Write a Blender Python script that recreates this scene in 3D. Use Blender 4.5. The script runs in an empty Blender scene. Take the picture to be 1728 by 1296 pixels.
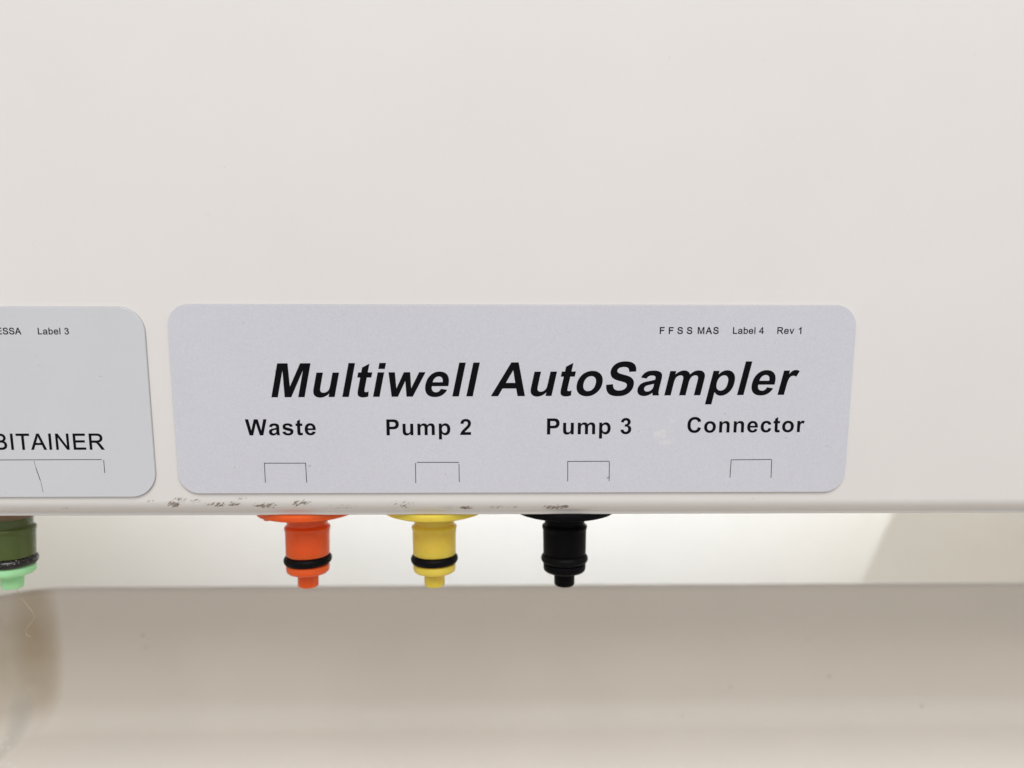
import bpy, bmesh, math, random
from mathutils import Vector, Matrix

# ------------------------------------------------------------------ camera, light, exposure
MM = 0.001
scene = bpy.context.scene
col = scene.collection
rnd = random.Random(7)


def look_matrix(yaw, pitch, roll):
    m = Matrix(((1, 0, 0), (0, 0, -1), (0, 1, 0)))            # looks along +Y, up is +Z
    m = Matrix.Rotation(yaw, 3, 'Z') @ m
    m = Matrix.Rotation(pitch, 3, m.col[0].copy()) @ m
    m = Matrix.Rotation(roll, 3, m.col[2].copy()) @ m
    return m


cam_data = bpy.data.cameras.new('camera')
cam = bpy.data.objects.new('camera', cam_data)
col.objects.link(cam)
cam.matrix_world = Matrix.Translation(Vector((-2.495, -141.0, 23.21)) * MM) @ \
    look_matrix(math.radians(-1.0136), math.radians(-9.346), math.radians(0.1586)).to_4x4()
cam_data.sensor_width = 36.0
cam_data.lens = 36.0 * 1305.0 / 1728.0
cam_data.clip_start = 0.005
cam_data.clip_end = 20.0
cam_data.dof.use_dof = True
cam_data.dof.focus_distance = 0.1445
cam_data.dof.aperture_fstop = 9.5
scene.camera = cam

world = bpy.data.worlds.new('World')
scene.world = world
world.use_nodes = True
bg = world.node_tree.nodes['Background']
bg.inputs['Color'].default_value = (1.0, 0.975, 0.945, 1)
bg.inputs['Strength'].default_value = 0.575


def area_lamp(name, loc, target, sx, sy, watts, color):
    d = bpy.data.lights.new(name, 'AREA')
    d.shape = 'RECTANGLE'
    d.size, d.size_y = sx, sy
    d.energy = watts
    d.color = color
    o = bpy.data.objects.new(name, d)
    col.objects.link(o)
    o.location = loc
    o.rotation_euler = (Vector(target) - Vector(loc)).to_track_quat('-Z', 'Y').to_euler()
    return o


# soft ceiling light in front of and above the instrument
area_lamp('ceiling_lamp', (0.44, -2.97, 4.4), (0.0, 0.02, -0.03), 3.5, 2.6, 205.0, (1.0, 0.985, 0.97))
# cool light that falls on the wall behind the instrument
area_lamp('rear_lamp', (0.07, 0.225, 0.11), (0.07, 0.33, -0.17), 0.54, 0.03, 1.72, (0.60, 0.715, 1.0))

scene.view_settings.view_transform = 'Standard'
scene.view_settings.look = 'None'
scene.view_settings.gamma = 1.0
scene.view_settings.exposure = 0.0
scene.view_settings.use_curve_mapping = False


# ------------------------------------------------------------------ helpers
def empty(name, loc=(0, 0, 0)):
    o = bpy.data.objects.new(name, None)
    o.empty_display_size = 0.01
    o.location = Vector(loc) * MM
    col.objects.link(o)
    return o


def link(name, mesh, mat, parent=None, smooth=True):
    o = bpy.data.objects.new(name, mesh)
    col.objects.link(o)
    if mat:
        mesh.materials.append(mat)
    if parent:
        o.parent = parent
    if smooth:
        for p in mesh.polygons:
            p.use_smooth = True
        mesh.set_sharp_from_angle(angle=math.radians(38))
    return o


def mesh_from(name, verts, faces):
    m = bpy.data.meshes.new(name)
    m.from_pydata([tuple(Vector(v) * MM) for v in verts], [], faces)
    bm = bmesh.new()
    bm.from_mesh(m)
    bmesh.ops.recalc_face_normals(bm, faces=bm.faces)
    bm.to_mesh(m)
    bm.free()
    return m


def box_mesh(name, x0, x1, y0, y1, z0, z1, bevel=0.0, seg=2):
    bm = bmesh.new()
    bmesh.ops.create_cube(bm, size=1.0)
    for v in bm.verts:
        v.co = Vector(((x0 + x1) / 2 + v.co.x * (x1 - x0), (y0 + y1) / 2 + v.co.y * (y1 - y0),
                       (z0 + z1) / 2 + v.co.z * (z1 - z0))) * MM
    if bevel:
        bmesh.ops.bevel(bm, geom=bm.edges[:], offset=bevel * MM, segments=seg, profile=0.5, affect='EDGES')
    m = bpy.data.meshes.new(name)
    bm.to_mesh(m)
    bm.free()
    return m


def lathe_mesh(name, prof, seg=64):
    """prof: (radius, s) with s the distance down the axis; closed at both ends by radius 0."""
    verts, faces, rings = [], [], []
    for r, s in prof:
        if r < 1e-6:
            rings.append([len(verts)])
            verts.append((0, 0, -s))
        else:
            ring = []
            for k in range(seg):
                a = 2 * math.pi * k / seg
                ring.append(len(verts))
                verts.append((r * math.cos(a), r * math.sin(a), -s))
            rings.append(ring)
    for a, b in zip(rings, rings[1:]):
        for k in range(seg):
            i, j = k % len(a), (k + 1) % len(a)
            p, q = k % len(b), (k + 1) % len(b)
            f = []
            for v in (a[i], a[j], b[q], b[p]):
                if v not in f:
                    f.append(v)
            if len(f) > 2:
                faces.append(f)
    return mesh_from(name, verts, faces)


def rounded_rect(x0, x1, z0, z1, r, n=14):
    pts = []
    for cx, cz, a0 in ((x1 - r, z1 - r, 0), (x0 + r, z1 - r, 90), (x0 + r, z0 + r, 180), (x1 - r, z0 + r, 270)):
        for k in range(n + 1):
            a = math.radians(a0 + 90.0 * k / n)
            pts.append((cx + r * math.cos(a), cz + r * math.sin(a)))
    return pts


def plate_mesh(name, pts, y_back, y_front, edge=0.0):
    """outline in X,Z extruded from y_back to y_front (y_front is nearer the viewer), softened rim."""
    n = len(pts)
    cx = sum(p[0] for p in pts) / n
    cz = sum(p[1] for p in pts) / n

    def inset(d):
        out = []
        for i in range(n):
            a, b, c = pts[i - 1], pts[i], pts[(i + 1) % n]
            t = Vector((c[0] - a[0], c[1] - a[1])).normalized()
            out.append((b[0] - t.y * d, b[1] + t.x * d))
        return out
    rings = [(pts, y_back), (pts, y_front + edge)]
    if edge:
        rings.append((inset(edge * 0.3), y_front + edge * 0.3))
        rings.append((inset(edge), y_front))
    verts, faces = [], []
    for ps, y in rings:
        verts += [(p[0], y, p[1]) for p in ps]
    for k in range(len(rings) - 1):
        for i in range(n):
            j = (i + 1) % n
            faces.append((k * n + i, k * n + j, (k + 1) * n + j, (k + 1) * n + i))
    faces.append(tuple(range((len(rings) - 1) * n, len(rings) * n)))
    faces.append(tuple(reversed(range(n))))
    return mesh_from(name, verts, faces)


# ------------------------------------------------------------------ materials
class NB:
    def __init__(self, name):
        self.mat = bpy.data.materials.new(name)
        self.mat.use_nodes = True
        self.nt = self.mat.node_tree
        self.b = self.nt.nodes['Principled BSDF']
        self.tc = self.nt.nodes.new('ShaderNodeTexCoord')

    def new(self, t, **kw):
        n = self.nt.nodes.new(t)
        for k, v in kw.items():
            setattr(n, k, v)
        return n

    def ln(self, a, b):
        self.nt.links.new(a, b)

    def val(self, sock, v):
        if hasattr(v, 'is_output'):
            self.ln(v, sock)
        else:
            sock.default_value = v

    def math(self, op, a, b=0.0, clamp=False):
        n = self.new('ShaderNodeMath', operation=op, use_clamp=clamp)
        self.val(n.inputs[0], a)
        self.val(n.inputs[1], b)
        return n.outputs[0]

    def noise(self, scale, detail=3, rough=0.5, vec=None, dist=0.0):
        n = self.new('ShaderNodeTexNoise')
        n.inputs['Scale'].default_value = scale
        n.inputs['Detail'].default_value = detail
        n.inputs['Roughness'].default_value = rough
        n.inputs['Distortion'].default_value = dist
        self.ln(vec or self.tc.outputs['Object'], n.inputs['Vector'])
        return n.outputs['Fac']

    def ramp(self, fac, lo, hi):
        n = self.new('ShaderNodeMapRange')
        n.clamp = True
        self.ln(fac, n.inputs['Value'])
        n.inputs['From Min'].default_value = lo
        n.inputs['From Max'].default_value = hi
        return n.outputs[0]

    def mix(self, fac, a, b):
        n = self.new('ShaderNodeMix', data_type='RGBA')
        self.val(n.inputs[0], fac)
        for s, v in ((n.inputs[6], a), (n.inputs[7], b)):
            if hasattr(v, 'is_output'):
                self.ln(v, s)
            else:
                s.default_value = (*v, 1) if len(v) == 3 else v
        return n.outputs[2]

    def bump(self, h, strength, dist):
        n = self.new('ShaderNodeBump')
        n.inputs['Strength'].default_value = strength
        n.inputs['Distance'].default_value = dist
        self.ln(h, n.inputs['Height'])
        self.ln(n.outputs[0], self.b.inputs['Normal'])

    def xyz(self):
        s = self.new('ShaderNodeSeparateXYZ')
        self.ln(self.tc.outputs['Object'], s.inputs[0])
        return s.outputs

    def spot(self, X, Z, cx, cz, rx, rz):
        a = self.math('MULTIPLY', self.math('SUBTRACT', X, cx * MM), 1 / (rx * MM))
        b = self.math('MULTIPLY', self.math('SUBTRACT', Z, cz * MM), 1 / (rz * MM))
        q = self.math('ADD', self.math('MULTIPLY', a, a), self.math('MULTIPLY', b, b))
        return self.math('SUBTRACT', 1.0, q, True)


def paint(name, base, rough=0.42, scuffs=(), dirt=0.0, grain=0.25, stains_and_shade=()):
    n = NB(name)
    mottle = n.ramp(n.noise(28, 4, 0.55), 0.3, 0.7)
    c = n.mix(mottle, tuple(v * 0.985 for v in base), tuple(min(1, v * 1.012) for v in base))
    # isolated dust specks
    sp = n.ramp(n.noise(900, 2, 0.4), 0.765, 0.80)
    c = n.mix(n.math('MULTIPLY', sp, 0.22), c, (0.42, 0.38, 0.33))
    if dirt:
        d = n.ramp(n.noise(260, 5, 0.62, dist=0.6), 0.70, 0.80)
        d2 = n.ramp(n.noise(22, 2, 0.5), 0.5, 0.62)
        c = n.mix(n.math('MULTIPLY', n.math('MULTIPLY', d, d2), dirt), c, (0.20, 0.17, 0.13))
    if stains_and_shade:
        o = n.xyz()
        for (cx, cz, rx, rz, st, colr) in stains_and_shade:
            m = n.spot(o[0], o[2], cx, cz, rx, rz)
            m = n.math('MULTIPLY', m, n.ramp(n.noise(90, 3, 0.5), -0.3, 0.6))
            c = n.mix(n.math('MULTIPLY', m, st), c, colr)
    if scuffs:
        o = n.xyz()
        X, Z = o[0], o[2]
        total = None
        for (cx, cz, rx, rz, st) in scuffs:
            m = n.math('MULTIPLY', n.spot(X, Z, cx, cz, rx, rz), st)
            total = m if total is None else n.math('MAXIMUM', total, m)
        mp = n.new('ShaderNodeMapping')
        mp.inputs['Rotation'].default_value = (0, math.radians(34), 0)
        n.ln(n.tc.outputs['Object'], mp.inputs['Vector'])
        sc = n.new('ShaderNodeVectorMath', operation='MULTIPLY')
        n.ln(mp.outputs[0], sc.inputs[0])
        sc.inputs[1].default_value = (0.34, 1.0, 1.15)
        st = n.noise(2300, 6, 0.70, sc.outputs[0], 0.4)
        # streaks appear where the wear is heavy enough to beat the noise
        w = n.math('ADD', st, n.math('MULTIPLY', total, 0.26))
        w = n.ramp(w, 0.615, 0.72)
        w = n.math('MULTIPLY', w, n.ramp(total, 0.02, 0.25))
        c = n.mix(n.math('MULTIPLY', w, 0.90), c, (0.17, 0.125, 0.085))
        soft = n.math('MULTIPLY', total, 0.10)
        c = n.mix(soft, c, (0.45, 0.38, 0.30))
    n.ln(c, n.b.inputs['Base Color'])
    n.b.inputs['Roughness'].default_value = rough
    n.b.inputs['Specular IOR Level'].default_value = 0.16
    n.bump(n.noise(1400, 3, 0.5), grain, 0.00003)
    return n.mat


def plastic(name, base, rough=0.32, sss=0.35, spec=0.5):
    n = NB(name)
    m = n.ramp(n.noise(420, 4, 0.6), 0.3, 0.75)
    n.ln(n.mix(m, tuple(v * 0.90 for v in base), base), n.b.inputs['Base Color'])
    n.b.inputs['Roughness'].default_value = rough
    n.b.inputs['Specular IOR Level'].default_value = spec
    if sss:
        n.b.inputs['Subsurface Weight'].default_value = sss
        n.b.inputs['Subsurface Radius'].default_value = (1.0, 0.6, 0.35)
        n.b.inputs['Subsurface Scale'].default_value = 0.003
    n.bump(n.noise(1600, 3, 0.5), 0.25, 0.00004)
    return n.mat


# wear along the lower edge of the housing: centre x, z, half-widths, strength (millimetres)
SCUFFS = [(-63.6, -23.0, 1.5, 0.9, 1.05), (-62.2, -22.0, 1.8, 0.8, 0.60), (-59.5, -22.3, 1.4, 0.6, 0.55),
          (-55.8, -23.0, 2.2, 0.8, 0.72), (-52.5, -23.0, 1.9, 0.9, 0.68), (-51.0, -21.8, 1.6, 0.7, 0.45),
          (-46.5, -23.3, 3.2, 1.0, 0.62), (-40.0, -22.9, 2.9, 1.0, 0.62), (-32.0, -23.6, 4.0, 0.8, 0.34),
          (-20.5, -23.2, 3.2, 1.2, 0.46), (-12.0, -23.9, 2.4, 0.8, 0.42), (-8.6, -24.0, 1.8, 0.6, 1.0),
          (-3.0, -23.8, 2.0, 0.5, 0.52), (0.2, -23.7, 1.4, 0.5, 0.50), (8.4, -23.9, 3.4, 0.8, 0.80),
          (10.4, -23.8, 1.0, 0.5, 0.85), (-84.0, -23.8, 1.6, 0.5, 0.30), (-68.0, -22.2, 1.0, 0.4, 0.42),
          (46.0, -22.2, 1.2, 0.3, 0.28)]

M_HOUSING = paint('cream_powder_coat', (0.788, 0.770, 0.755), 0.55, SCUFFS)
M_UNDER = paint('cream_powder_coat_plain', (0.78, 0.745, 0.70), 0.45)
M_TRAY = paint('cream_tray_paint', (0.76, 0.72, 0.665), 0.50, dirt=0.55, stains_and_shade=[
    (-128.3, -80.0, 6.3, 26.0, 0.80, (0.43, 0.345, 0.225)), (-135.0, -82.0, 12.0, 24.0, 0.60, (0.46, 0.39, 0.28)), (-133.0, -101.0, 3.0, 9.0, 0.55, (0.46, 0.46, 0.41)),  # first two paint corner shade together with brown stain; third is a grey smear
    (-100.6, -80.0, 0.7, 0.5, 0.5, (0.3, 0.27, 0.22)), (-99.9, -83.6, 0.6, 0.4, 0.4, (0.3, 0.27, 0.22)),
    (91.0, -93.6, 0.6, 0.6, 0.55, (0.3, 0.28, 0.22)), (117.5, -102.2, 0.6, 0.5, 0.6, (0.3, 0.28, 0.22))])
M_COLUMN = paint('cream_column_paint', (0.80, 0.742, 0.61), 0.55)
M_WALL = paint('wall_paint', (0.80, 0.745, 0.615), 0.8)
M_BENCH = paint('bench_laminate', (0.40, 0.38, 0.36), 0.5)


def silver(name, base, grain, residue=None, creases=None):
    n = NB(name)
    f = n.noise(3600, 2, 0.6)
    big = n.ramp(n.noise(45, 3, 0.5), 0.3, 0.7)
    c = n.mix(big, tuple(v * 0.985 for v in base), tuple(min(1, v * 1.015) for v in base))
    g = n.ramp(f, 0.30, 0.70)
    c = n.mix(n.math('MULTIPLY', g, grain), c, (0.86, 0.86, 0.90))
    sp = n.ramp(n.noise(1000, 2, 0.4), 0.775, 0.80)
    c = n.mix(n.math('MULTIPLY', sp, 0.35), c, (0.22, 0.21, 0.21))
    if residue:
        o = n.xyz()
        tot = None
        for (cx, cz, rx, rz, st) in residue:
            m = n.math('MULTIPLY', n.spot(o[0], o[2], cx, cz, rx, rz), st)
            tot = m if tot is None else n.math('MAXIMUM', tot, m)
        r = n.ramp(n.math('ADD', n.noise(700, 5, 0.65, dist=1.6), n.math('MULTIPLY', tot, 0.35)), 0.60, 0.82)
        r = n.math('MULTIPLY', r, n.ramp(tot, 0.0, 0.3))
        c = n.mix(n.math('MULTIPLY', r, 0.40), c, (0.82, 0.81, 0.78))
    n.ln(c, n.b.inputs['Base Color'])
    n.b.inputs['Roughness'].default_value = 0.55
    n.b.inputs['Specular IOR Level'].default_value = 0.12
    n.bump(f, 0.35, 0.00003)
    return n.mat


M_SILVER = silver('silver_polycarbonate', (0.612, 0.624, 0.695), 0.24,
                  [(27.6, -9.4, 1.5, 1.3, 0.9), (29.2, -10.9, 2.6, 0.7, 0.7), (30.0, -6.6, 0.9, 2.6, 0.42)])
M_SILVER_PLAIN = silver('pale_grey_polycarbonate', (0.640, 0.658, 0.705), 0.05)
M_BACKING = plastic('clear_backing', (0.46, 0.45, 0.44), 0.25, 0.0)
M_INK = plastic('black_ink', (0.005, 0.005, 0.007), 0.5, 0.0, 0.06)
M_LINE = plastic('thin_line_ink', (0.012, 0.012, 0.018), 0.5, 0.0, 0.06)
M_FAINT = plastic('faint_line_ink', (0.33, 0.33, 0.35), 0.5, 0.0, 0.3)
M_ORANGE = plastic('orange_plastic', (0.88, 0.115, 0.012), 0.30, 0.7, 0.45)
M_YELLOW = plastic('yellow_plastic', (0.88, 0.66, 0.09), 0.30, 0.7, 0.45)
M_BLACK = plastic('black_plastic', (0.004, 0.0037, 0.005), 0.40, 0.0, 0.06)
M_DGREEN = plastic('dark_green_plastic', (0.085, 0.125, 0.028), 0.26, 0.25)
M_LGREEN = plastic('mint_green_plastic', (0.42, 0.86, 0.46), 0.34, 0.5, 0.3)
M_BROWN = plastic('brown_plastic', (0.20, 0.13, 0.075), 0.35, 0.2)
M_FIBRE = plastic('straw_fibre', (0.50, 0.44, 0.26), 0.5, 0.0)
M_CRUST = plastic('white_crust', (0.90, 0.90, 0.89), 0.7, 0.0)


def rubber():
    n = NB('black_rubber')
    sp = n.ramp(n.noise(2600, 3, 0.6), 0.70, 0.75)
    n.ln(n.mix(n.math('MULTIPLY', sp, 0.25), (0.005, 0.005, 0.0055), (0.4, 0.4, 0.4)), n.b.inputs['Base Color'])
    n.b.inputs['Roughness'].default_value = 0.42
    n.b.inputs['Specular IOR Level'].default_value = 0.06
    n.bump(n.noise(1800, 3, 0.6), 0.4, 0.00006)
    return n.mat


M_RUBBER = rubber()


def rubber_wet():
    n = NB('speckled_black_rubber')
    o = n.xyz()
    # pale crystals caught on the upper shoulder of the ring
    band = n.math('MULTIPLY', n.ramp(o[2], -0.0113, -0.0110), n.ramp(o[2], -0.0100, -0.0104))
    sp = n.ramp(n.noise(2300, 4, 0.65), 0.60, 0.66)
    k = n.math('MULTIPLY', sp, band)
    n.ln(n.mix(n.math('MULTIPLY', k, 0.8), (0.010, 0.010, 0.011), (0.62, 0.58, 0.55)), n.b.inputs['Base Color'])
    n.b.inputs['Roughness'].default_value = 0.25
    n.bump(n.noise(1800, 3, 0.6), 0.5, 0.00008)
    return n.mat


M_RUBBER_WET = rubber_wet()

# ------------------------------------------------------------------ the setting
wall = link('wall', box_mesh('wall', -900, 900, 330, 370, -229.6, 700), M_WALL, smooth=False)
wall['kind'] = 'structure'
bench = link('bench_top', box_mesh('bench_top', -900, 900, -500, 370, -270, -230), M_BENCH, smooth=False)
bench['kind'] = 'structure'

# ------------------------------------------------------------------ the instrument
inst = empty('autosampler', (0, 0, -230))
inst['label'] = 'cream laboratory autosampler housing with silver label plates above a shallow tray'
inst['category'] = 'lab instrument'
ORG = Vector((0, 0, 230))      # child meshes are written in scene millimetres


def part(name, mesh, mat, parent=inst, smooth=True):
    o = link(name, mesh, mat, parent, smooth)
    if parent is inst:
        o.location = ORG * MM
    return o


def sweep_x(name, prof, x0, x1):
    n = len(prof)
    verts = [(x0, p[0], p[1]) for p in prof] + [(x1, p[0], p[1]) for p in prof]
    faces = [(i, (i + 1) % n, n + (i + 1) % n, n + i) for i in range(n)]
    faces += [tuple(range(n)), tuple(range(2 * n - 1, n - 1, -1))]
    return mesh_from(name, verts, faces)


# folded sheet housing: flat fascia, rolled lower edge, short hem, underside falling back
prof = [(0.0, 118.0)]
R0, ZC = 3.0, -22.15
for k in range(0, 15):
    a = math.radians(66.0 * k / 14)
    prof.append((R0 - R0 * math.cos(a), ZC - R0 * math.sin(a)))
ye, ze = prof[-1]
prof += [(ye + 0.10, ze - 0.10), (ye + 0.14, -25.62), (ye + 0.32, -25.80), (165.0, -25.80 - 0.105 * 163)]
prof += [(165.0, 118.0), (162.0, 121.0), (3.0, 121.0), (0.9, 120.1)]
part('housing_shell', sweep_x('housing_shell', prof, -450, 450), M_HOUSING)


# tray: rounded-rectangle basin, the wall swept round its plan
def tray_mesh():
    x0, x1, y0, y1, R = -149.0, 205.0, -64.0, 60.0, 30.0
    plan = []
    N = 14
    for cx, cy, a0 in ((x1 - R, y1 - R, 0), (x0 + R, y1 - R, 90), (x0 + R, y0 + R, 180), (x1 - R, y0 + R, 270)):
        for k in range(N + 1):
            a = math.radians(a0 + 90.0 * k / N)
            plan.append(((cx, cy), (math.cos(a), math.sin(a))))
    top, floor, fr = -66.6, -105.5, 7.0
    prof = [(-2.6, -205.0), (-2.6, top - 1.2)]
    for k in range(1, 8):
        a = math.pi * k / 8
        prof.append((-1.3 - 1.3 * math.cos(a), top - 1.3 + 1.3 * math.sin(a)))
    prof += [(0.0, top - 1.3), (0.4, floor + fr)]
    for k in range(1, 11):
        a = math.radians(90.0 * k / 10)
        prof.append((0.4 + fr - fr * math.cos(a), floor + fr - fr * math.sin(a)))
    verts, faces = [], []
    np_ = len(plan)
    for o, z in prof:
        for (c, d) in plan:
            verts.append((c[0] + d[0] * (R - o), c[1] + d[1] * (R - o), z))
    for k in range(len(prof) - 1):
        for i in range(np_):
            j = (i + 1) % np_
            faces.append((k * np_ + i, k * np_ + j, (k + 1) * np_ + j, (k + 1) * np_ + i))
    L = (len(prof) - 1) * np_
    faces.append(tuple(range(L, L + np_)))
    faces.append(tuple(range(np_)))
    return mesh_from('tray', verts, faces)


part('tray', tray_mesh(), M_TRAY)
part('base_plate', box_mesh('base_plate', -200, 400, -90, 262, -229.9, -205.2, 2.0, 3), M_UNDER)

# column added behind the tray; its raked edge stands in for the light patch's edge; an arm carries the housing
ex = lambda z: 196.0 + (z + 104.5) * (196.0 - 182.3) / (143.1 - 104.5)
ring = [(ex(-205.1), -205.1), (ex(-60.0), -60.0), (ex(-60.0) + 6, -52.0), (330.0, -40.0), (336.0, -32.0), (336.0, 100.0), (390.0, 100.0), (390.0, -205.1)]
nr = len(ring)
cv = [(x + (3.0 if y > 231 and k < 5 else 0.0), y, z) for y in (230.0, 232.5) for k, (x, z) in enumerate(ring)]
part('added_column', mesh_from('added_column', cv, [tuple(range(nr)), tuple(range(2 * nr - 1, nr - 1, -1))] +
     [(i, (i + 1) % nr, nr + (i + 1) % nr, nr + i) for i in range(nr)]), M_COLUMN)
part('support_arm', box_mesh('support_arm', 340, 386, 165.0, 230.0, 30.0, 80.0), M_COLUMN)

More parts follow.
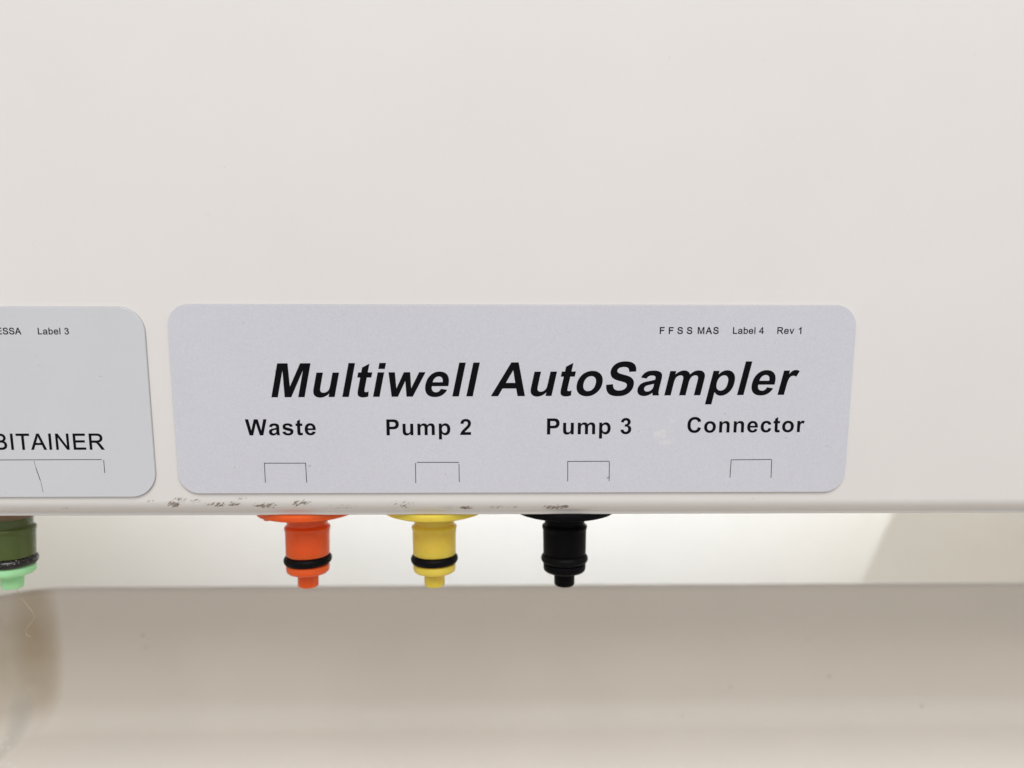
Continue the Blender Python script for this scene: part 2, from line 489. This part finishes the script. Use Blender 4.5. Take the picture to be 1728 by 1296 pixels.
# ------------------------------------------------------------------ label plates and their print
GB = {  # bold grotesque outlines, 2048 units per em: advance, path
 'M': (1706, "M145 0V1466H588L854 466L1117 1466H1561V0H1286V1154L995 0H710L420 1154V0Z"),
 'u': (1251, "M844 0V159Q786 74 691.5 25Q597 -24 492 -24Q385 -24 300 23Q215 70 177 155Q139 240 139 390V1062H420V574Q420 350 435.5 299.5Q451 249 492 219.5Q533 190 596 190Q668 190 725 229.5Q782 269 803 327.5Q824 386 824 614V1062H1105V0Z"),
 'l': (569, "M147 0V1466H428V0Z"),
 't': (682, "M634 1062V838H442V410Q442 280 447.5 258.5Q453 237 472.5 223Q492 209 520 209Q559 209 633 236L657 18Q559 -24 435 -24Q359 -24 298 1.5Q237 27 208.5 67.5Q180 108 169 177Q160 226 160 375V838H31V1062H160V1273L442 1437V1062Z"),
 'i': (569, "M147 1206V1466H428V1206ZM147 0V1062H428V0Z"),
 'w': (1593, "M344 0L8 1062H281L480 366L663 1062H934L1111 366L1314 1062H1591L1250 0H980L797 683L617 0Z"),
 'e': (1139, "M762 338L1042 291Q988 137 871.5 56.5Q755 -24 580 -24Q303 -24 170 157Q65 302 65 523Q65 787 203 936.5Q341 1086 552 1086Q789 1086 926 929.5Q1063 773 1057 450H353Q356 325 421 255.5Q486 186 583 186Q649 186 694 222Q739 258 762 338ZM778 622Q775 744 715 807.5Q655 871 569 871Q477 871 417 804Q357 737 358 622Z"),
 'A': (1479, "M1471 0H1149L1021 333H435L314 0H0L571 1466H884ZM926 580L724 1124L526 580Z"),
 'o': (1251, "M82 546Q82 686 151 817Q220 948 346.5 1017Q473 1086 629 1086Q870 1086 1024 929.5Q1178 773 1178 534Q1178 293 1022.5 134.5Q867 -24 631 -24Q485 -24 352.5 42Q220 108 151 235.5Q82 363 82 546ZM370 531Q370 373 445 289Q520 205 630 205Q740 205 814.5 289Q889 373 889 533Q889 689 814.5 773Q740 857 630 857Q520 857 445 773Q370 689 370 531Z"),
 'S': (1366, "M74 477L362 505Q388 360 467.5 292Q547 224 682 224Q825 224 897.5 284.5Q970 345 970 426Q970 478 939.5 514.5Q909 551 833 578Q781 596 596 642Q358 701 262 787Q127 908 127 1082Q127 1194 190.5 1291.5Q254 1389 373.5 1440Q493 1491 662 1491Q938 1491 1077.5 1370Q1217 1249 1224 1047L928 1034Q909 1147 846.5 1196.5Q784 1246 659 1246Q530 1246 457 1193Q410 1159 410 1102Q410 1050 454 1013Q510 966 726 915Q942 864 1045.5 809.5Q1149 755 1207.5 660.5Q1266 566 1266 427Q1266 301 1196 191Q1126 81 998 27.5Q870 -26 679 -26Q401 -26 252 102.5Q103 231 74 477Z"),
 'a': (1139, "M357 738L102 784Q145 938 250 1012Q355 1086 562 1086Q750 1086 842 1041.5Q934 997 971.5 928.5Q1009 860 1009 677L1006 349Q1006 209 1019.5 142.5Q1033 76 1070 0H792Q781 28 765 83Q758 108 755 116Q683 46 601 11Q519 -24 426 -24Q262 -24 167.5 65Q73 154 73 290Q73 380 116 450.5Q159 521 236.5 558.5Q314 596 460 624Q657 661 733 693V721Q733 802 693 836.5Q653 871 542 871Q467 871 425 841.5Q383 812 357 738ZM733 510Q679 492 562 467Q445 442 409 418Q354 379 354 319Q354 260 398 217Q442 174 510 174Q586 174 655 224Q706 262 722 317Q733 353 733 454Z"),
 'm': (1821, "M126 1062H385V917Q524 1086 716 1086Q818 1086 893 1044Q968 1002 1016 917Q1086 1002 1167 1044Q1248 1086 1340 1086Q1457 1086 1538 1038.5Q1619 991 1659 899Q1688 831 1688 679V0H1407V607Q1407 765 1378 811Q1339 871 1258 871Q1199 871 1147 835Q1095 799 1072 729.5Q1049 660 1049 510V0H768V582Q768 737 753 782Q738 827 706.5 849Q675 871 621 871Q556 871 504 836Q452 801 429.5 735Q407 669 407 516V0H126Z"),
 'p': (1251, "M139 1062H401V906Q452 986 539 1036Q626 1086 732 1086Q917 1086 1046 941Q1175 796 1175 537Q1175 271 1045 123.5Q915 -24 730 -24Q642 -24 570.5 11Q499 46 420 131V-404H139ZM417 549Q417 370 488 284.5Q559 199 661 199Q759 199 824 277.5Q889 356 889 535Q889 702 822 783Q755 864 656 864Q553 864 485 784.5Q417 705 417 549Z"),
 'r': (797, "M416 0H135V1062H396V911Q463 1018 516.5 1052Q570 1086 638 1086Q734 1086 823 1033L736 788Q665 834 604 834Q545 834 504 801.5Q463 769 439.5 684Q416 599 416 328Z"),
 'W': (1933, "M357 0L7 1466H310L531 459L799 1466H1151L1408 442L1633 1466H1931L1575 0H1261L969 1096L678 0Z"),
 's': (1139, "M48 303L330 346Q348 264 403 221.5Q458 179 557 179Q666 179 721 219Q758 247 758 294Q758 326 738 347Q717 367 644 384Q304 459 213 521Q87 607 87 760Q87 898 196 992Q305 1086 534 1086Q752 1086 858 1015Q964 944 1004 805L739 756Q722 818 674.5 851Q627 884 539 884Q428 884 380 853Q348 831 348 796Q348 766 376 745Q414 717 638.5 666Q863 615 952 541Q1040 466 1040 332Q1040 186 918 81Q796 -24 557 -24Q340 -24 213.5 64Q87 152 48 303Z"),
 'P': (1366, "M149 0V1466H624Q894 1466 976 1444Q1102 1411 1187 1300.5Q1272 1190 1272 1015Q1272 880 1223 788Q1174 696 1098.5 643.5Q1023 591 945 574Q839 553 638 553H445V0ZM445 1218V802H607Q782 802 841 825Q900 848 933.5 897Q967 946 967 1011Q967 1091 920 1143Q873 1195 801 1208Q748 1218 588 1218Z"),
 '2': (1139, "M1036 261V0H51Q67 148 147 280.5Q227 413 463 632Q653 809 696 872Q754 959 754 1044Q754 1138 703.5 1188.5Q653 1239 564 1239Q476 1239 424 1186Q372 1133 364 1010L84 1038Q109 1270 241 1371Q373 1472 571 1472Q788 1472 912 1355Q1036 1238 1036 1064Q1036 965 1000.5 875.5Q965 786 888 688Q837 623 704 501Q571 379 535.5 339Q500 299 478 261Z"),
 '3': (1139, "M77 389L349 422Q362 318 419 263Q476 208 557 208Q644 208 703.5 274Q763 340 763 452Q763 558 706 620Q649 682 567 682Q513 682 438 661L469 890Q583 887 643 939.5Q703 992 703 1079Q703 1153 659 1197Q615 1241 542 1241Q470 1241 419 1191Q368 1141 357 1045L98 1089Q125 1222 179.5 1301.5Q234 1381 331.5 1426.5Q429 1472 550 1472Q757 1472 882 1340Q985 1232 985 1096Q985 903 774 788Q900 761 975.5 667Q1051 573 1051 440Q1051 247 910 111Q769 -25 559 -25Q360 -25 229 89.5Q98 204 77 389Z"),
 'C': (1479, "M1087 539L1374 448Q1308 208 1154.5 91.5Q1001 -25 765 -25Q473 -25 285 174.5Q97 374 97 720Q97 1086 286 1288.5Q475 1491 783 1491Q1052 1491 1220 1332Q1320 1238 1370 1062L1077 992Q1051 1106 968.5 1172Q886 1238 768 1238Q605 1238 503.5 1121Q402 1004 402 742Q402 464 502 346Q602 228 762 228Q880 228 965 303Q1050 378 1087 539Z"),
 'n': (1251, "M1113 0H832V542Q832 714 814 764.5Q796 815 755.5 843Q715 871 658 871Q585 871 527 831Q469 791 447.5 725Q426 659 426 481V0H145V1062H406V906Q545 1086 756 1086Q849 1086 926 1052.5Q1003 1019 1042.5 967Q1082 915 1097.5 849Q1113 783 1113 660Z"),
 'c': (1139, "M1073 748L796 698Q782 781 732.5 823Q683 865 604 865Q499 865 436.5 792.5Q374 720 374 550Q374 361 437.5 283Q501 205 608 205Q688 205 739 250.5Q790 296 811 407L1087 360Q1044 170 922 73Q800 -24 595 -24Q362 -24 223.5 123Q85 270 85 530Q85 793 224 939.5Q363 1086 600 1086Q794 1086 908.5 1002.5Q1023 919 1073 748Z"),
 ' ': (569, ""),
}
GR = {  # regular weight
 'F': (1251, "M168 0V1466H1157V1293H362V839H1050V666H362V0Z"),
 'S': (1366, "M92 471L275 487Q288 377 335.5 306.5Q383 236 483 192.5Q583 149 708 149Q819 149 904 182Q989 215 1030.5 272.5Q1072 330 1072 398Q1072 467 1032 518.5Q992 570 900 605Q841 628 639 676.5Q437 725 356 768Q251 823 199.5 904.5Q148 986 148 1087Q148 1198 211 1294.5Q274 1391 395 1441Q516 1491 664 1491Q827 1491 951.5 1438.5Q1076 1386 1143 1284Q1210 1182 1215 1053L1029 1039Q1014 1178 927.5 1249Q841 1320 672 1320Q496 1320 415.5 1255.5Q335 1191 335 1100Q335 1021 392 970Q448 919 684.5 865.5Q921 812 1009 772Q1137 713 1198 622.5Q1259 532 1259 414Q1259 297 1192 193.5Q1125 90 999.5 32.5Q874 -25 717 -25Q518 -25 383.5 33Q249 91 172.5 207.5Q96 324 92 471Z"),
 'M': (1706, "M152 0V1466H444L791 428Q839 283 861 211Q886 291 939 446L1290 1466H1551V0H1364V1227L938 0H763L339 1248V0Z"),
 'A': (1366, "M-3 0L560 1466H769L1369 0H1148L977 444H364L203 0ZM420 602H917L764 1008Q694 1193 660 1312Q632 1171 581 1032Z"),
 'L': (1139, "M150 0V1466H344V173H1066V0Z"),
 'a': (1139, "M828 131Q728 46 635.5 11Q543 -24 437 -24Q262 -24 168 61.5Q74 147 74 280Q74 358 109.5 422.5Q145 487 202.5 526Q260 565 332 585Q385 599 492 612Q710 638 813 674Q814 711 814 721Q814 831 763 876Q694 937 558 937Q431 937 370.5 892.5Q310 848 281 735L105 759Q129 872 184 941.5Q239 1011 343 1048.5Q447 1086 584 1086Q720 1086 805 1054Q890 1022 930 973.5Q970 925 986 851Q995 805 995 685V445Q995 194 1006.5 127.5Q1018 61 1052 0H864Q836 56 828 131ZM813 533Q715 493 519 465Q408 449 362 429Q316 409 291 370.5Q266 332 266 285Q266 213 320.5 165Q375 117 480 117Q584 117 665 162.5Q746 208 784 287Q813 348 813 467Z"),
 'b': (1139, "M301 0H134V1466H314V943Q428 1086 605 1086Q703 1086 790.5 1046.5Q878 1007 934.5 935.5Q991 864 1023 763Q1055 662 1055 547Q1055 274 920 125Q785 -24 596 -24Q408 -24 301 133ZM299 539Q299 348 351 263Q436 124 581 124Q699 124 785 226.5Q871 329 871 532Q871 740 788.5 839Q706 938 589 938Q471 938 385 835.5Q299 733 299 539Z"),
 'e': (1139, "M862 342L1048 319Q1004 156 885 66Q766 -24 581 -24Q348 -24 211.5 119.5Q75 263 75 522Q75 790 213 938Q351 1086 571 1086Q784 1086 919 941Q1054 796 1054 533Q1054 517 1053 485H261Q271 310 360 217Q449 124 582 124Q681 124 751 176Q821 228 862 342ZM271 633H864Q852 767 796 834Q710 938 573 938Q449 938 364.5 855Q280 772 271 633Z"),
 'l': (455, "M131 0V1466H311V0Z"),
 '4': (1139, "M662 0V351H26V516L695 1466H842V516H1040V351H842V0ZM662 516V1177L203 516Z"),
 'R': (1479, "M161 0V1466H811Q1007 1466 1109 1426.5Q1211 1387 1272 1287Q1333 1187 1333 1066Q1333 910 1232 803Q1131 696 920 667Q997 630 1037 594Q1122 516 1198 399L1453 0H1209L1015 305Q930 437 875 507Q820 577 776.5 605Q733 633 688 644Q655 651 580 651H355V0ZM355 819H772Q905 819 980 846.5Q1055 874 1094 934.5Q1133 995 1133 1066Q1133 1170 1057.5 1237Q982 1304 819 1304H355Z"),
 'v': (1024, "M430 0L26 1062H216L444 426Q481 323 512 212Q536 296 579 414L815 1062H1000L598 0Z"),
 '1': (1139, "M763 0H583V1147Q518 1085 412.5 1023Q307 961 223 930V1104Q374 1175 487 1276Q600 1377 647 1472H763Z"),
 '3': (1139, "M86 387L266 411Q297 258 371.5 190.5Q446 123 553 123Q680 123 767.5 211Q855 299 855 429Q855 553 774 633.5Q693 714 568 714Q517 714 441 694L461 852Q479 850 490 850Q605 850 697 910Q789 970 789 1095Q789 1194 722 1259Q655 1324 549 1324Q444 1324 374 1258Q304 1192 284 1060L104 1092Q137 1273 254 1372.5Q371 1472 545 1472Q665 1472 766 1420.5Q867 1369 920.5 1280Q974 1191 974 1091Q974 996 923 918Q872 840 772 794Q902 764 974 669.5Q1046 575 1046 433Q1046 241 906 107.5Q766 -26 552 -26Q359 -26 231.5 89Q104 204 86 387Z"),
 'E': (1366, "M162 0V1466H1222V1293H356V844H1167V672H356V173H1256V0Z"),
 'B': (1366, "M150 0V1466H700Q868 1466 969.5 1421.5Q1071 1377 1128.5 1284.5Q1186 1192 1186 1091Q1186 997 1135 914Q1084 831 981 780Q1114 741 1185.5 647Q1257 553 1257 425Q1257 322 1213.5 233.5Q1170 145 1106 97Q1042 49 945.5 24.5Q849 0 709 0ZM344 850H661Q790 850 846 867Q920 889 957.5 940Q995 991 995 1068Q995 1141 960 1196.5Q925 1252 860 1272.5Q795 1293 637 1293H344ZM344 173H709Q803 173 841 180Q908 192 953 220Q998 248 1027 301.5Q1056 355 1056 425Q1056 507 1014 567.5Q972 628 897.5 652.5Q823 677 683 677H344Z"),
 'I': (569, "M191 0V1466H385V0Z"),
 'T': (1251, "M531 0V1293H48V1466H1210V1293H725V0Z"),
 'N': (1479, "M156 0V1466H355L1125 315V1466H1311V0H1112L342 1152V0Z"),
 ' ': (569, ""),
}


def parse_path(d):
    import re
    toks = re.findall(r'[MLHVQZ]|-?\d+\.?\d*', d)
    out, cur, i, cmd = [], [], 0, None
    x = y = 0.0
    while i < len(toks):
        if toks[i].isalpha():
            cmd = toks[i]
            i += 1
            if cmd == 'Z':
                out.append(cur)
                cur = []
                continue
        if cmd in 'ML':
            x, y = float(toks[i]), float(toks[i + 1])
            i += 2
            cur.append((x, y))
        elif cmd == 'H':
            x = float(toks[i]); i += 1
            cur.append((x, y))
        elif cmd == 'V':
            y = float(toks[i]); i += 1
            cur.append((x, y))
        elif cmd == 'Q':
            qx, qy, ex, ey = (float(t) for t in toks[i:i + 4])
            i += 4
            for k in range(1, 6):
                t = k / 5
                cur.append(((1 - t) ** 2 * x + 2 * t * (1 - t) * qx + t * t * ex,
                            (1 - t) ** 2 * y + 2 * t * (1 - t) * qy + t * t * ey))
            x, y = ex, ey
    res = []
    for c in out:
        if (c[0][0] - c[-1][0]) ** 2 + (c[0][1] - c[-1][1]) ** 2 < 1e-6:
            c = c[:-1]
        res.append(c)
    return res


def embolden(c, d):
    """push a glyph contour outwards (ink lies to the right of its direction) by d font units."""
    c = [p for i, p in enumerate(c) if (p[0] - c[i - 1][0]) ** 2 + (p[1] - c[i - 1][1]) ** 2 > 1.0]
    out = []
    n = len(c)
    for i in range(n):
        a, b, e = Vector(c[i - 1]), Vector(c[i]), Vector(c[(i + 1) % n])
        u, v = (b - a).normalized(), (e - b).normalized()
        n1, n2 = Vector((-u.y, u.x)), Vector((-v.y, v.x))
        m = n1 + n2
        k = max(0.45, m.length_squared / 2)
        out.append(tuple(b + m * (d / k)))
    return out


def text_mesh(text, font, x0, x1, zb, cap, y, shear=0.0, slope=0.0, bold=0.0):
    """flat printed word whose ink runs from x0 to x1 on the baseline zb, facing -Y."""
    sc = cap / 1466.0
    glyphs, adv = [], 0.0
    for ch in text:
        a, d = font[ch]
        glyphs.append((adv, parse_path(d) if d else []))
        adv += a
    n = len(text) - 1

    def extents(sp):
        xs = []
        for k, (ax, cs) in enumerate(glyphs):
            for c in cs:
                for px, py in c:
                    xs.append((ax + px + shear * py) * sc + sp * k)
        return min(xs), max(xs)
    lo, hi = extents(0.0)
    sp = 0.0
    for _ in range(8):
        lo, hi = extents(sp)
        sp += ((x1 - x0) - (hi - lo)) / max(1, n)
    lo, hi = extents(sp)
    cu = bpy.data.curves.new(text, 'CURVE')
    cu.dimensions = '2D'
    cu.fill_mode = 'BOTH'
    cu.offset = 0.0
    for k, (ax, cs) in enumerate(glyphs):
        for c in cs:
            s = cu.splines.new('POLY')
            c = embolden(c, bold / sc) if bold else c
            s.points.add(len(c) - 1)
            for p, (px, py) in zip(s.points, c):
                p.co = ((ax + px + shear * py) * sc + sp * k - lo, py * sc, 0, 1)
            s.use_cyclic_u = True
    o = bpy.data.objects.new(text, cu)
    col.objects.link(o)
    dg = bpy.context.evaluated_depsgraph_get()
    me = bpy.data.meshes.new_from_object(o.evaluated_get(dg))
    bpy.data.objects.remove(o)
    bpy.data.curves.remove(cu)
    if not me.materials:
        pass
    me.materials.clear()
    for v in me.vertices:
        X, Z = v.co.x, v.co.y
        v.co = Vector((x0 + X, y, zb + Z + slope * X)) * MM
    bm = bmesh.new()
    bm.from_mesh(me)
    bmesh.ops.recalc_face_normals(bm, faces=bm.faces)
    for f in bm.faces:
        if f.normal.y > 0:
            f.normal_flip()
    bm.to_mesh(me)
    bm.free()
    return me


SL = 0.0047


def word(parent, text, font, x0, x1, zb, cap, y, shear=0.0, slope=SL, bold=0.0, label=None):
    o = link('printed_text', text_mesh(text, font, x0, x1, zb, cap, y, shear, slope, bold), M_INK, parent, False)
    if label:
        o['label'] = label
    return o


def lines_mesh(name, segs, y, w):
    """thin ruled lines, each a narrow quad between two (x, z) points."""
    verts, faces = [], []
    for (a, b) in segs:
        a, b = Vector(a), Vector(b)
        d = (b - a).normalized()
        nrm = Vector((-d.y, d.x)) * w / 2
        k = len(verts)
        for p in (a - nrm, b - nrm, b + nrm, a + nrm):
            verts.append((p.x, y, p.y))
        faces.append((k, k + 1, k + 2, k + 3))
    m = mesh_from(name, verts, faces)
    return m


YF = -0.42      # front of the label plates
YP = YF - 0.012  # ink


def label_plate(outline, backing, mat, text):
    p = part('label_plate', plate_mesh('label_plate', outline, -0.14, YF, 0.05), mat, smooth=False)
    p['label'] = text
    link('backing', plate_mesh('backing', backing, 0.0, -0.16, 0.04), M_BACKING, p, False)
    return p


pl = label_plate(rounded_rect(-62.26, 63.12, -20.72, 14.57, 3.9), rounded_rect(-62.36, 63.22, -20.84, 14.65, 4.0),
                 M_SILVER, 'silver label plate with bold italic title and four column headings')
word(pl, 'Multiwell AutoSampler', GB, -44.23, 53.22, -2.41, 6.30, YP, 0.2126, 0.0046, 0.0, 'bold italic title reading Multiwell AutoSampler')
word(pl, 'Waste', GB, -49.31, -36.32, -9.58, 3.05, YP, label='heading reading Waste')
word(pl, 'Pump 2', GB, -23.28, -7.60, -9.60, 3.03, YP, label='heading reading Pump 2')
word(pl, 'Pump 3', GB, 6.53, 22.28, -9.47, 3.06, YP, label='heading reading Pump 3')
word(pl, 'Connector', GB, 32.75, 54.77, -9.17, 2.97, YP, label='heading reading Connector')
word(pl, 'F F S S', GR, 27.02, 32.94, 9.37, 1.20, YP, slope=0, bold=0.038)
word(pl, 'MAS', GR, 33.99, 37.78, 9.38, 1.20, YP, slope=0, bold=0.038)
word(pl, 'Label 4', GR, 40.46, 46.09, 9.39, 1.20, YP, slope=0, bold=0.026)
word(pl, 'Rev 1', GR, 48.63, 53.02, 9.40, 1.20, YP, slope=0, bold=0.030)
LW = 0.125
for segs in ([((-46.11, -18.62), (-46.11, -14.86)), ((-46.17, -14.88), (-38.40, -14.89)), ((-38.47, -14.9), (-38.42, -18.63))],
             [((-18.01, -14.90), (-18.03, -18.82)), ((-17.74, -14.77), (-9.92, -14.79)), ((-9.90, -15.11), (-9.87, -18.63))],
             [((10.49, -14.62), (10.54, -18.50)), ((10.43, -14.65), (18.34, -14.63)), ((18.32, -14.75), (18.36, -18.46)), ((18.33, -17.75), (17.95, -17.92))],
             [((41.29, -14.45), (41.23, -17.87)), ((41.25, -14.40), (48.94, -14.34)), ((48.97, -14.44), (49.03, -17.94))]):
    link('printed_bracket', lines_mesh('printed_bracket', segs, YP, LW), M_LINE, pl, False)

pl2 = label_plate(rounded_rect(-200, -66.5, -21.32, 14.10, 4.6), rounded_rect(-200.1, -66.4, -21.44, 14.18, 4.7),
                  M_SILVER_PLAIN, 'plain pale grey label plate with thin capital lettering, beside the silver plate')
word(pl2, 'ESSA', GR, -92.85, -88.53, 9.17, 1.15, YP, slope=0, bold=0.030)
word(pl2, 'Label 3', GR, -85.52, -80.02, 9.17, 1.15, YP, slope=0, bold=0.026)
word(pl2, 'BITAINER', GR, -95.45, -75.43, -12.21, 2.99, YP, slope=0, bold=0.05, label='capital lettering ending in BITAINER')
link('printed_line', lines_mesh('printed_line', [((-97.5, -14.17), (-76.09, -14.13)), ((-75.74, -14.23), (-75.74, -16.69))], YP, 0.12), M_LINE, pl2, False)
link('pen_mark', lines_mesh('pen_mark', [((-88.35, -15.62), (-87.72, -18.20))], YP, 0.12), M_LINE, pl2, False)
link('scratch', lines_mesh('scratch', [((-88.55, -14.30), (-88.38, -15.50)), ((-87.66, -18.35), (-87.45, -20.44))], YP, 0.13), M_FAINT, pl2, False)

# ------------------------------------------------------------------ tube fittings under the housing
TILT = math.radians(6.0)


def torus_mesh(name, R, r, s0, nu=72, nv=18, wob=0.0):
    verts, faces = [], []
    for i in range(nu):
        a = 2 * math.pi * i / nu
        dz = wob * math.sin(a + 0.7)
        for j in range(nv):
            b = 2 * math.pi * j / nv
            rr = R + r * math.cos(b)
            verts.append((rr * math.cos(a), rr * math.sin(a), -s0 + dz + r * 1.08 * math.sin(b)))
    for i in range(nu):
        for j in range(nv):
            faces.append((i * nv + j, ((i + 1) % nu) * nv + j, ((i + 1) % nu) * nv + (j + 1) % nv, i * nv + (j + 1) % nv))
    return mesh_from(name, verts, faces)


def fitting(label, x, y, m_body, m_tip, m_flange, m_ring, rf=10.0, tab=False, ds=0.0, wob=0.0):
    t = empty('tube_fitting', (x, y, -25.8 - 0.105 * (y - 2)))
    t.rotation_euler = (-TILT, 0, 0)
    t['label'] = label
    t['category'] = 'tube fitting'
    t['group'] = 'tube fittings hanging under the housing'
    fl = [(0, 0.02), (rf - 0.3, 0.02), (rf, 0.3), (rf, 0.95), (rf - 0.15, 1.25), (rf - 1.2, 1.62), (4.7, 2.1), (4.2, 2.3), (0, 2.3)]
    f = link('flange', lathe_mesh('flange', fl), m_flange, t)
    if tab:
        link('key_tab', box_mesh('key_tab', -7.2, -5.9, -5.9, -5.0, -2.0, -1.2, 0.35), m_flange, f)
    bd = [(0, 2.31), (4.05, 2.31), (4.05, 3.75), (4.12, 3.95), (4.50, 4.25), (4.60, 4.40), (4.60, 4.75), (4.46, 5.05), (4.42, 5.6),
          (4.36, 9.9), (4.30, 10.1), (4.0, 10.25), (4.0, 12.05), (4.28, 12.2), (4.34, 12.4), (4.32, 13.1), (4.22, 13.5), (3.9, 13.8), (3.5, 13.92), (0, 13.92)]
    bd = [(r, s + (ds if s > 2.4 else 0)) for r, s in bd]
    tipm = m_tip
    if m_tip is not m_body:      # two colours: barrel above the ring, cap below it
        up = [p for p in bd if p[1] < 11.0 + ds] + [(0, 10.25 + ds)]
        up = [p for p in up if not (p[0] == 0 and p[1] > 11)]
        lo = [(0, 10.26 + ds), (3.99, 10.26 + ds)] + [p for p in bd if p[1] > 11.0 + ds]
        b = link('body', lathe_mesh('body', up), m_body, t)
        link('end_cap', lathe_mesh('end_cap', lo), m_tip, t)
    else:
        b = link('body', lathe_mesh('body', bd), m_body, t)
    link('o_ring', torus_mesh('o_ring', 3.98, 0.84, 11.1 + ds, wob=wob), m_ring, t)
    nz = [(0, 13.94), (2.30, 13.94), (2.14, 14.15), (2.10, 14.4), (2.08, 16.3), (1.98, 16.65), (1.7, 16.85), (1.25, 16.9), (1.2, 15.2), (0, 15.2)]
    nz = [(r, s + ds) for r, s in nz]
    link('nozzle', lathe_mesh('nozzle', nz, 48), tipm, t)
    return t


fitting('dark green and mint tube fitting with white-speckled O-ring under the plain plate', -101.3, 11, M_DGREEN, M_LGREEN, M_BROWN, M_RUBBER_WET, rf=6.2, wob=0.1)
fitting('orange plastic tube fitting with black O-ring below the Waste heading', -41.44, 11, M_ORANGE, M_ORANGE, M_ORANGE, M_RUBBER, tab=True, wob=0.12)
fitting('yellow plastic tube fitting with black O-ring below the Pump 2 heading', -15.62, 11, M_YELLOW, M_YELLOW, M_YELLOW, M_RUBBER, wob=0.08)
fitting('all black tube fitting below the Pump 3 heading', 11.05, 11, M_BLACK, M_BLACK, M_BLACK, M_RUBBER)


# ------------------------------------------------------------------ small loose things
def tube_along(name, pts, r, mat):
    cu = bpy.data.curves.new(name, 'CURVE')
    cu.dimensions = '3D'
    cu.bevel_depth = r * MM
    cu.bevel_resolution = 2
    cu.use_fill_caps = True
    s = cu.splines.new('NURBS')
    s.points.add(len(pts) - 1)
    for p, q in zip(s.points, pts):
        p.co = (*(Vector(q) * MM), 1)
    s.use_endpoint_u = True
    s.order_u = 4
    s.resolution_u = 6
    o = bpy.data.objects.new(name, cu)
    col.objects.link(o)
    dg = bpy.context.evaluated_depsgraph_get()
    me = bpy.data.meshes.new_from_object(o.evaluated_get(dg))
    bpy.data.objects.remove(o)
    bpy.data.curves.remove(cu)
    me.materials.clear()
    return link(name, me, mat)


fib = tube_along('loose_fibre', [(-100.6, 9.2, -43.1), (-100.43, 9.0, -43.95), (-99.54, 9.0, -45.75), (-98.53, 9.1, -47.68),
                 (-97.3, 9.0, -48.97), (-97.5, 9.0, -50.4), (-98.81, 8.9, -51.68), (-99.7, 9.0, -52.72),
                 (-99.5, 9.0, -53.83), (-98.67, 9.0, -54.02)], 0.048, M_FIBRE)
fib['label'] = 'thin straw-coloured fibre dangling from the mint nozzle'
fib['category'] = 'fibre'

bm = bmesh.new()
for (x, y, z, r) in ((-135.2, 49.7, -104.9, 0.34), (-134.5, 50.7, -104.7, 0.46), (-132.3, 47.8, -105.45, 0.40), (-133.9, 47.7, -105.4, 0.32),
                     (-131.8, 50.9, -105.2, 0.26), (-127.8, 40.9, -105.45, 0.38), (-125.6, 39.5, -105.45, 0.28), (-130.6, 45.2, -105.45, 0.26)):
    mt = Matrix.Translation(Vector((x, y, z)) * MM) @ Matrix.Diagonal((1, rnd.uniform(0.7, 1.1), rnd.uniform(0.5, 0.8), 1))
    g = bmesh.ops.create_icosphere(bm, subdivisions=2, radius=r * MM, matrix=mt)
    for v in g['verts']:
        v.co += Vector((rnd.uniform(-1, 1), rnd.uniform(-1, 1), rnd.uniform(-1, 1))) * 0.06 * MM
me = bpy.data.meshes.new('dried_crumbs')
bm.to_mesh(me)
bm.free()
cr = link('dried_crumbs', me, M_CRUST)
cr['kind'] = 'stuff'
cr['label'] = 'scattered white dried crumbs in the corner of the tray'
cr['category'] = 'crumbs'
